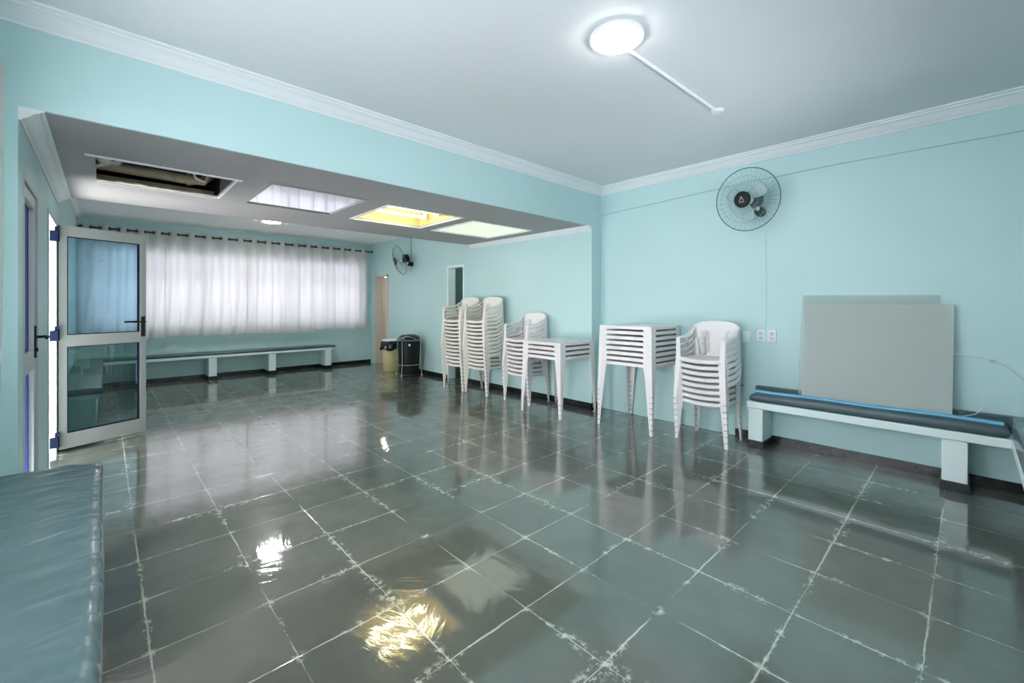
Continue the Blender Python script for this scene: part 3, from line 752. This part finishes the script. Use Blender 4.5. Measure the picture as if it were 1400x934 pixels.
# ------------------------------------------------------------------ built-in benches
def slab_leg(root, x0, x1, y0, y1, zt, open_sides):
    l_ = MB().box(x0, x1, y0, y1, 0, zt).build('leg', M['mint'], root, bevel=0.006)
    a = 0.010
    MB().box(x0 - a * ('w' in open_sides), x1 + a * ('e' in open_sides), y0 - a * ('s' in open_sides), y1 + a * ('n' in open_sides), 0.0, BH - 0.004).build('skirting_tile', M['slate_base'], l_, bevel=0.002)
# right bench + its return along the near wall (one L-shaped masonry bench)
b = thing('masonry_bench', 'pale mint masonry bench along the right wall, in front of the grey sheets', 'bench', (0, 0, 0))
BXF = 4.29
t = MB()
t.prism([(BXF, 1.405), (XR, 1.405), (XR, YN), (1.9, YN), (1.9, -0.19), (BXF, -0.19)], 0.357, 0.420, 'z'); t.build('slab', M['mint'], b, bevel=0.008)
slab_leg(b, BXF + 0.012, XR - BT, 1.275, 1.395, 0.357, 'wns')
slab_leg(b, BXF + 0.012, XR - BT, 0.005, 0.135, 0.357, 'wns')
slab_leg(b, 2.0, 2.13, YN, -0.205, 0.357, 'wen')

def cushion(mb, x0, x1, y0, y1, z0, z1, r=0.02, nx=24, ny=24, disp=None):
    """pillow-edged box cushion as a closed grid; disp(x,y,face)->dz for the top"""
    prof = [(r, z0), (r * 0.3, z0 + r * 0.3), (0, z0 + r), (0, z1 - r), (r * 0.3, z1 - r * 0.3), (r, z1)]
    n = len(prof)
    def outline(ins, z):
        X0, X1, Y0, Y1 = x0 + ins, x1 - ins, y0 + ins, y1 - ins; pts = []
        for i in range(nx): pts.append((X0 + (X1 - X0) * i / nx, Y0))
        for i in range(ny): pts.append((X1, Y0 + (Y1 - Y0) * i / ny))
        for i in range(nx): pts.append((X1 - (X1 - X0) * i / nx, Y1))
        for i in range(ny): pts.append((X0, Y1 - (Y1 - Y0) * i / ny))
        return pts, z
    vs = []; P = 2 * (nx + ny)
    for ins, z in prof:
        pts, z = outline(ins, z)
        for (x, y) in pts:
            dz = 0; dx = 0
            if disp and z > z0 + r: dz, dx = disp(x, y)
            vs.append((x + dx, y, z + dz))
    fs = [(k * P + i, k * P + (i + 1) % P, (k + 1) * P + (i + 1) % P, (k + 1) * P + i) for k in range(n - 1) for i in range(P)]
    base = len(vs)
    X0, X1, Y0, Y1 = x0 + r, x1 - r, y0 + r, y1 - r
    # top grid
    for j in range(ny + 1):
        for i in range(nx + 1):
            x = X0 + (X1 - X0) * i / nx; y = Y0 + (Y1 - Y0) * j / ny
            dz, dx = disp(x, y) if disp else (0, 0)
            vs.append((x + dx, y, z1 + dz))
    fs += [(base + j * (nx + 1) + i, base + j * (nx + 1) + i + 1, base + (j + 1) * (nx + 1) + i + 1, base + (j + 1) * (nx + 1) + i) for j in range(ny) for i in range(nx)]
    fs.append(tuple(reversed(range(P))))
    mb.add(vs, fs)
    return mb
def weld(o, d=0.0004):
    bm = bmesh.new(); bm.from_mesh(o.data); bmesh.ops.remove_doubles(bm, verts=bm.verts, dist=d); bmesh.ops.recalc_face_normals(bm, faces=bm.faces)
    for f in bm.faces: f.smooth = True
    bm.to_mesh(o.data); bm.free(); return o

o = cushion(MB(), BXF + 0.005, 4.50, -0.185, 1.385, 0.42, 0.498, 0.028, 6, 60, lambda x, y: (0.003 * sin(y * 9) - 0.03 * max(0, (y - 1.30) / 0.085) ** 2 * 0.6, 0)).build('bench_cushion', M['vinyl'], smooth=50)
weld(o); tag(o, 'long dark vinyl cushion on the mint bench under the grey sheets', 'cushion')
o = MB().box(4.505, 4.575, -0.52, 1.40, 0.42, 0.532).build('padded_strip', M['vinyl'], bevel=0.012); tag(o, 'low dark teal padded strip against the wall behind the long bench cushion', 'cushion')
o = cushion(MB(), 2.2, 4.20, YN + 0.02, -0.19, 0.42, 0.585, 0.02, 40, 10, lambda x, y: (0.004 * sin(x * 14), 0)).build('bench_cushion', M['vinyl_light'], smooth=50)
weld(o); tag(o, 'thick grey cushion end at the right edge of the picture, on the bench return', 'cushion')
for k, (xx, m, lab) in enumerate(((4.352, 'sheen_light', 'light blue strand added for window sheen along the front of the bench cushion'), (4.374, 'cable_sheen_blue', 'darker blue strand of the added window sheen between two light ones'), (4.396, 'sheen_light', 'light blue strand added for window sheen at the back of the three'))):  # strands stand in for the blue window sheen on the cushion top
    pts = [(4.50 + 0.0, 1.47, 0.513)] if k == 0 else []
    pts = [(xx + 0.002 * sin(q * 1.3 + k), 1.36 - 1.52 * q / 24, 0.498 + 0.009 + 0.003 * sin((1.36 - 1.52 * q / 24) * 9)) for q in range(25)]
    o = MB().tube(pts, 0.009, 8).build('blue_cable_sheen', M[m]); tag(o, lab, 'cable', 'blue strands added for window sheen on the bench cushion')
cable('thin_white_wire', 'short thin white wire end curling up from the cushion right of the sheets', [(4.42, 0.10, 0.508), (4.44, 0.03, 0.508), (4.46, -0.03, 0.530), (4.50, -0.09, 0.60)], 0.003, M['cable_white'])

# frosted sheets leaning on the wall
def sheet(label, m, xb, yl0, yl1, zt, roll, xt):
    h = 0.885
    c = thing('acrylic_sheet', label, 'acrylic sheet', (xb, (yl0 + yl1) / 2, 0.502))
    wd = (yl1 - yl0) / 2; hh = (zt - 0.502)
    t = MB().box(-0.002, 0.002, -wd, wd, 0.0, hh)
    lean = math.atan((xt - xb) / hh)
    t.xf(Matrix.Rotation(lean, 4, 'Y') @ Matrix.Rotation(roll, 4, 'X'))
    ob = t.build('sheet', m, c, smooth=0)
    return c
sa = sheet('rear frosted acrylic sheet leaning on the wall, its paler top edge showing', M['frost_clear'], 4.455, 0.16, 1.04, 1.375, radians(0.8), 4.555)
sb = sheet('front grey frosted acrylic sheet standing on the bench cushion', M['frost'], 4.425, 0.083, 1.005, 1.31, radians(0.6), 4.535)
sa.location.z += 0.010
sb.location.z += 0.004

# far bench under the window
b = thing('masonry_bench', 'long pale mint masonry bench under the curtained far window', 'bench', (0, 0, 0))
YF = 8.96
MB().box(XL, 3.395, YF, YW, 0.385, 0.432).build('slab', M['mint'], b, bevel=0.006)
for xa in (0.36, 1.30, 2.23, 3.26):
    slab_leg(b, xa, xa + 0.12, YF + 0.01, YW - BT, 0.385, 'wse')
o = cushion(MB(), XL + 0.01, 3.46, YF - 0.01, YW - 0.02, 0.434, 0.474, 0.016, 80, 8, lambda x, y: (0.002 * sin(x * 11), 0)).build('bench_cushion', M['vinyl'], smooth=50)
weld(o); tag(o, 'thin dark vinyl cushion on the long bench under the far window', 'cushion')

# bench along the left wall beyond the open door
b = thing('masonry_bench', 'solid aqua masonry bench seen through the lower glass of the open door', 'bench', (0, 0, 0))
MB().box(XL, -0.06, 5.86, YF - 0.03, BH, 0.385).build('base', M['wall'], b, bevel=0.006)
MB().box(XL, -0.04, 5.84, YF - 0.012, 0.385, 0.43).build('slab', M['mint'], b, bevel=0.006)
MB().box(XL, -0.05, 5.85, YF - 0.03, 0, BH - 0.001).build('skirting_tile', M['slate_base'], b, bevel=0.002)
o = cushion(MB(), XL + 0.005, -0.012, 5.80, YF - 0.02, 0.432, 0.495, 0.02, 12, 120, lambda x, y: (0.004 * max(0, sin(y * 30 + x * 9)) - 0.01 * ((x + 0.16) / 0.15) ** 2, 0)).build('bench_cushion', M['vinyl_light'], smooth=50)
weld(o); tag(o, 'grey teal cushion seen through the lower glass of the open door', 'cushion')

# near left bench
b = thing('masonry_bench', 'mint masonry bench beside the camera under the large grey cushion', 'bench', (0, 0, 0))
MB().box(XLM, -0.045, YN, 3.10, 0.33, 0.40).build('slab', M['mint'], b, bevel=0.008)
for ya in (0.15, 1.25, 2.95):
    slab_leg(b, XLM, -0.06, ya, ya + 0.13, 0.33, 'ens')
MB().box(XLM, XLM + BT, YN, 3.20, 0, BH).build('baseboard_left', M['slate_base'], kind='structure', smooth=0)
def wr(x, y):
    # cross-wise wrinkles, strongest toward the front edge
    e = max(0.0, min(1.0, (x + 0.50) / 0.48))
    w1 = sin(y * 52 + 5.0 * mn.noise(Vector((x * 2.5, y * 2.0, 0))) - x * 16)
    w2 = sin(y * 29 + 5 * mn.noise(Vector((x * 2.2, y * 1.2, 4))) - x * 11)
    msk = max(0, 0.55 + 0.9 * mn.noise(Vector((x * 2, y * 1.7, 9))))
    sh = lambda q: max(0.0, q) ** 2.2
    fine = mn.noise(Vector((x * 4, y * 26, 2)))
    d = (0.013 * sh(w1) * msk + 0.015 * sh(w2) * (0.3 + msk * 0.7)) * (0.10 + 0.90 * e ** 1.3) + 0.003 * fine * e
    bow = -0.018 * ((x + 0.26) / 0.25) ** 2 + 0.006 * mn.noise(Vector((x * 3, y * 1.3, 7)))
    return d + bow, 0.004 * sin(y * 4.1) * e
o = cushion(MB(), XLM + 0.01, -0.004, YN + 0.02, 3.17, 0.40, 0.487, 0.030, 40, 520, wr).build('bench_cushion', M['vinyl_light'], smooth=60)
weld(o); tag(o, 'large creased grey vinyl cushion in the bottom left corner', 'cushion')

# ------------------------------------------------------------------ plastic armchairs
CP = 0.0563     # stacking pitch
def L_leg(mb, cor, sx, sy, t=0.0035):
    """L-section shell leg: cor = [(x,y,z,w_x,w_y)] outer corner positions with the widths of the two blades going inwards"""
    rings = []
    for x, y, z, wx, wy in cor:
        # outer corner at (x,y); blades go towards -sx in x and -sy in y
        rings.append([(x, y, z), (x - sx * wx, y, z), (x - sx * wx, y - sy * t, z), (x - sx * t, y - sy * t, z), (x - sx * t, y - sy * wy, z), (x, y - sy * wy, z)])
    mb.loft(rings)
    return mb
def foot(mb, x, y, sx, sy, wx, wy):
    """small grey glide wrapped round the end of a leg"""
    c = mb.cur; mb.cur = 1
    x0, x1 = sorted((x + sx * 0.0015, x - sx * wx)); y0, y1 = sorted((y + sy * 0.0015, y - sy * wy))
    mb.box(x0, x1, y0, y1, 0.0, 0.009); mb.cur = c
def make_chair(pl):
    c = thing('plastic_armchair', 'x', 'chair'); pf = [pl, M['dark_plastic']]
    # local: front -y, back +y, x across
    nu, nv = 18, 14; vs = []
    def sz(u, v):   # dished seat, front edge sagging in the middle
        z = 0.412 - 0.020 * (1 - u * u) * (1 - 0.3 * max(0, v)) - 0.010 * (v + 1) / 2
        if v < -0.75: z -= 0.006 * ((-0.75 - v) / 0.25) ** 2
        return z
    def sx_(u, v): return u * (0.214 - 0.012 * (v + 1) / 2)
    def sy_(u, v): return -0.178 + (v + 1) / 2 * 0.335 - 0.014 * (1 - u * u) * (1 if v < 0 else 0) * (-v)
    for j in range(nv + 1):
        for i in range(nu + 1):
            u, v = -1 + 2 * i / nu, -1 + 2 * j / nv
            vs.append((sx_(u, v), sy_(u, v), sz(u, v)))
    fs = [(j * (nu + 1) + i, j * (nu + 1) + i + 1, (j + 1) * (nu + 1) + i + 1, (j + 1) * (nu + 1) + i) for j in range(nv) for i in range(nu)]
    per = [(i, 0) for i in range(nu + 1)] + [(nu, j) for j in range(1, nv + 1)] + [(i, nv) for i in range(nu - 1, -1, -1)] + [(0, j) for j in range(nv - 1, 0, -1)]
    top = [j * (nu + 1) + i for i, j in per]
    b0 = len(vs)
    for (i, j) in per:
        x, y, z = vs[j * (nu + 1) + i]
        vs.append((x * 1.012, y - 0.006 * (1 if j == 0 else 0), z - 0.008))
    for (i, j) in per:
        x, y, z = vs[j * (nu + 1) + i]; u = -1 + 2 * i / nu
        vs.append((x * 1.02, y - 0.008 * (1 if j == 0 else 0), z - 0.030 - 0.008 * (abs(u) ** 3 if j == 0 else 1)))
    P = len(per)
    for k in range(P):
        k2 = (k + 1) % P
        fs.append((top[k], top[k2], b0 + k2, b0 + k)); fs.append((b0 + k, b0 + k2, b0 + P + k2, b0 + P + k))
    MB().add(vs, fs).build('seat', pl, c, smooth=50, solid=0.004)
    for sx in (-1, 1):
        cor = []
        for z, x, y, wx, wy in ((0, 0.248, -0.207, 0.030, 0.024), (0.15, 0.241, -0.200, 0.040, 0.032), (0.30, 0.234, -0.193, 0.050, 0.042), (0.375, 0.231, -0.190, 0.062, 0.054), (0.42, 0.2295, -0.188, 0.046, 0.058), (0.50, 0.2285, -0.184, 0.038, 0.052), (0.575, 0.2285, -0.178, 0.038, 0.052), (0.590, 0.2285, -0.172, 0.038, 0.050)):
            cor.append((sx * x, y, z, wx, wy))
        t = L_leg(MB(), cor, sx, -1); foot(t, sx * 0.248, -0.207, sx, -1, 0.030, 0.024); t.build('leg', pf, c, smooth=40)
        cor = []
        for z, x, y, wx, wy in ((0, 0.226, 0.205, 0.024, 0.030), (0.15, 0.220, 0.193, 0.032, 0.040), (0.30, 0.214, 0.181, 0.040, 0.052), (0.375, 0.211, 0.175, 0.044, 0.060), (0.40, 0.210, 0.173, 0.040, 0.056)):
            cor.append((sx * x, y, z, wx, wy))
        t = L_leg(MB(), cor, sx, 1); foot(t, sx * 0.226, 0.205, sx, 1, 0.024, 0.030); t.build('leg', pf, c, smooth=40)
    # backrest: side frames, central splat and long curved slots, wrapping forward at the sides
    rows = 24; vs = []; fs = []
    def by(v, x): return 0.158 + 0.055 * v ** 0.9 - 0.62 * x * x * (0.8 + 0.2 * v)
    def top_x(v):
        w = 0.212 + 0.020 * v
        if v > 0.78: w *= sqrt(max(0, 1 - ((v - 0.78) / 0.226) ** 2.4))
        return w
    def cols(v):
        w = top_x(v)
        s1 = min(0.072 + 0.062 * v ** 1.6, w * 0.72)
        s2 = min(s1 + 0.016, w * 0.88)
        return [-w, -(w + s2) / 2, -s2, -s1, -s1 * 0.5, 0, s1 * 0.5, s1, s2, (w + s2) / 2, w]
    nc = 11
    for j in range(rows + 1):
        v = j / rows
        for x in cols(v): vs.append((x, by(v, x), 0.392 + 0.356 * v))
    for j in range(rows):
        for i in range(nc - 1):
            if i in (2, 7) and 3 <= j < 17: continue
            if i in (1, 8) and 1 <= j < 12: continue
            fs.append((j * nc + i, j * nc + i + 1, (j + 1) * nc + i + 1, (j + 1) * nc + i))
    MB().add(vs, fs).build('backrest', pl, c, smooth=60, solid=0.005)
    for sx in (-1, 1):
        path = [(0.226, 0.150, 0.672, 0.024), (0.231, 0.125, 0.655, 0.036), (0.237, 0.075, 0.625, 0.050), (0.241, 0.0, 0.604, 0.058), (0.241, -0.08, 0.598, 0.060), (0.238, -0.140, 0.596, 0.056), (0.232, -0.176, 0.588, 0.044), (0.229, -0.186, 0.570, 0.038)]
        rings = []
        for x, y, z, w in path:
            rings.append([(sx * (x - w), y, z - 0.004), (sx * (x - w * 0.45), y, z + 0.003), (sx * (x - 0.004), y, z + 0.001), (sx * (x + 0.002), y, z - 0.008), (sx * (x + 0.003), y, z - 0.036), (sx * (x - 0.001), y, z - 0.036), (sx * (x - 0.003), y, z - 0.010), (sx * (x - w), y, z - 0.010)])
        t = MB().loft(rings)
        for (p0, p1, p2) in (((0.236, 0.03, 0.590), (0.224, 0.075, 0.49), (0.212, 0.10, 0.385)), ((0.228, 0.12, 0.630), (0.222, 0.125, 0.52), (0.212, 0.135, 0.39))):
            rings = []
            for (x, y, z), w in ((p0, 0.016), (p1, 0.012), (p2, 0.018)):
                rings.append([(sx * x, y - w, z), (sx * x, y + w, z), (sx * (x - 0.004), y + w, z), (sx * (x - 0.004), y - w, z)])
            t.loft(rings)
        t.build('armrest', pl, c, smooth=40)
    return c
protos = []
for k_ in ('plastic_tube_tint', 'plastic'):
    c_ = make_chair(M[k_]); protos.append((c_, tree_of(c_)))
ORD = ['lowest', 'second from bottom', 'third from bottom', 'fourth from bottom', 'fifth from bottom', 'sixth from bottom', 'seventh from bottom', 'eighth from bottom', 'ninth from bottom', 'tenth from bottom', 'eleventh from bottom', 'twelfth from bottom', 'topmost']
def ordn(k, n): return 'topmost' if k == n - 1 else ('second from top' if k == n - 2 and n > 3 else ORD[k])
STK = [  # x,y of stack centre, turn, count, phrase, group
    (4.085, 5.43, -90 + 1, 13, 'farthest tall stack by dark doorway', 'chairs in the farthest tall stack'),
    (4.125, 4.925, -90 + 2, 13, 'second farthest tall stack', 'chairs in the second tall stack'),
    (4.165, 4.11, -90 - 1, 9, 'medium stack behind four tables', 'chairs in the medium stack'),
    (4.250, 1.72, -90 - 1, 8, 'stack nearest the camera and bench', 'chairs in the nearest stack')]
used = set()
for si, (x, y, a, n, ph, g) in enumerate(STK):
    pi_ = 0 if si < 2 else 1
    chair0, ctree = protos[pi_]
    for k in range(n):
        lab = 'white plastic armchair, %s in the %s' % (ordn(k, n), ph)
        loc = (x - 0.0035 * k, y + 0.0008 * k, k * CP)
        if pi_ not in used:
            chair0.location = loc; chair0.rotation_euler = (0, 0, radians(a)); chair0['label'] = lab; chair0['group'] = g; used.add(pi_)
        else: dup(chair0, ctree, loc, radians(a), lab, g)

# ------------------------------------------------------------------ plastic tables
TP = 0.0545
def make_table():
    c = thing('plastic_table', 'x', 'table'); pl = M['plastic']
    a, zt = 0.304, 0.702
    ring = []
    def rr(h, ins, r=0.03, n=5):
        pts = []
        q = h - ins
        for cx, cy, a0 in ((q - r, q - r, 0), (-q + r, q - r, 90), (-q + r, -q + r, 180), (q - r, -q + r, 270)):
            for k in range(n + 1):
                t = radians(a0 + 90 * k / n); pts.append((cx + r * cos(t), cy + r * sin(t)))
        return pts
    rings = [[(x, y, zt - 0.034) for x, y in rr(a, 0.004)], [(x, y, zt - 0.034) for x, y in rr(a, 0)], [(x, y, zt - 0.005) for x, y in rr(a, 0)], [(x, y, zt) for x, y in rr(a, 0.006)], [(x, y, zt - 0.0005) for x, y in rr(a, 0.03)]]
    MB().loft(rings).build('tabletop', pl, c, smooth=30)
    f = 0.022 / zt
    for sx in (-1, 1):
        for sy in (-1, 1):
            cor = []
            for z, w in ((0, 0.028), (0.12, 0.037), (0.30, 0.051), (0.48, 0.066), (0.58, 0.075), (0.635, 0.083), (0.668, 0.092), (zt - 0.002, 0.082)):
                r = a + 0.0012 + f * (zt - z) * 0.82
                cor.append((sx * r, sy * r, z, w, w))
            t = L_leg(MB(), cor, sx, sy, 0.0012); q = cor[0][0] * sx; foot(t, sx * q, sy * q, sx, sy, 0.028, 0.028); t.build('leg', [pl, M['dark_plastic']], c, smooth=40)
    return c
table0 = make_table(); ttree = tree_of(table0)
first = True
for (x, y, a, n, ph, g) in ((4.232, 2.46, 0, 8, 'tall pile of eight', 'tables in the tall pile'), (4.050, 3.460, -1.5, 4, 'short pile of four', 'tables in the short pile')):
    for k in range(n):
        lab = 'white plastic table, %s in the %s' % (ordn(k, n), ph)
        loc = (x, y, k * TP)
        if first:
            table0.location = loc; table0.rotation_euler = (0, 0, radians(a)); table0['label'] = lab; table0['group'] = g; first = False
        else: dup(table0, ttree, loc, radians(a), lab, g)

# ------------------------------------------------------------------ bins
c = thing('waste_bin', 'beige waste bin with a black liner folded over its rim', 'bin', (4.14, 7.87, 0))
MB().lathe([(0.145, 0), (0.152, 0.01), (0.165, 0.25), (0.178, 0.55), (0.184, 0.555), (0.184, 0.585), (0.176, 0.585), (0.168, 0.55), (0.14, 0.03), (0.01, 0.02)], 40).build('body', M['beige'], c)
t = MB(); rings = []; n = 48
for (r, z, am) in ((0.170, 0.56, 0), (0.182, 0.592, 0.002), (0.196, 0.585, 0.006), (0.204, 0.52, 0.010), (0.206, 0.45, 0.014), (0.198, 0.425, 0.014)):
    rings.append([((r + am * sin(7 * q * 2 * pi / n + z * 20) + am * 0.6 * sin(13 * q * 2 * pi / n)) * cos(2 * pi * q / n), (r + am * sin(7 * q * 2 * pi / n + z * 20)) * sin(2 * pi * q / n), z + am * 1.6 * sin(4 * q * 2 * pi / n + 1)) for q in range(n)])
t.loft(rings, True, False).build('liner', M['black_bag'], c, smooth=180, solid=0.002)
MB().lathe([(0.176, 0.594), (0.190, 0.594), (0.190, 0.612), (0.150, 0.622), (0.01, 0.626)], 40).build('lid', M['white'], c)
c = thing('waste_bin', 'black round waste bin with domed lid, held in a grey wire stand', 'bin', (4.10, 7.12, 0.03))
MB().lathe([(0.17, 0.0), (0.176, 0.02), (0.190, 0.30), (0.205, 0.60), (0.205, 0.61), (0.01, 0.61)], 40).build('body', M['black'], c)
MB().lathe([(0.208, 0.602), (0.214, 0.61), (0.210, 0.64), (0.180, 0.69), (0.12, 0.72), (0.03, 0.730), (0.001, 0.73)], 40).build('lid', M['black_bag'], c)
o = MB().lathe([(0.020, 0), (0.020, 0.002), (0.001, 0.002)], 16, (0, 0, 0), axis='x'); o.xf(Matrix.Rotation(radians(62), 4, 'Z') @ Matrix.Translation((-0.209, 0, 0.545))); o.build('sticker', M['white'], c)
s = thing('wire_bin_stand', 'grey wire stand on castors around the black waste bin', 'bin stand', (4.10, 7.12, 0))
for zz, rr_ in ((0.21, 0.226), (0.655, 0.230)):
    MB().tube([(rr_ * cos(2 * pi * q / 40), rr_ * sin(2 * pi * q / 40), zz) for q in range(40)], 0.006, 8, closed=True).build('ring', M['wire'], s)
for k in range(4):
    a = radians(30 + 90 * k)
    MB().tube([(0.243 * cos(a), 0.243 * sin(a), 0.66), (0.238 * cos(a), 0.238 * sin(a), 0.21), (0.262 * cos(a), 0.262 * sin(a), 0.035)], 0.007, 8).build('leg', M['wire'], s)
    w_ = MB().lathe([(0.018, -0.008), (0.018, 0.008)], 14, axis='y'); w_.xf(Matrix.Translation((0.262 * cos(a), 0.262 * sin(a), 0.018)) @ Matrix.Rotation(a, 4, 'Z')); w_.build('castor', M['dark_plastic'], s)
MB().tube([(0.236 * cos(a_), 0.236 * sin(a_), 0.66 + 0.07 * sin((a_ - 3.3) / 1.5 * pi)) for a_ in [3.3 + 1.5 * q / 16 for q in range(17)]], 0.006, 8).build('handle', M['wire'], s)

# drop the placeholder slots of unused materials
for m in list(bpy.data.materials):
    if m.users == 0: bpy.data.materials.remove(m)
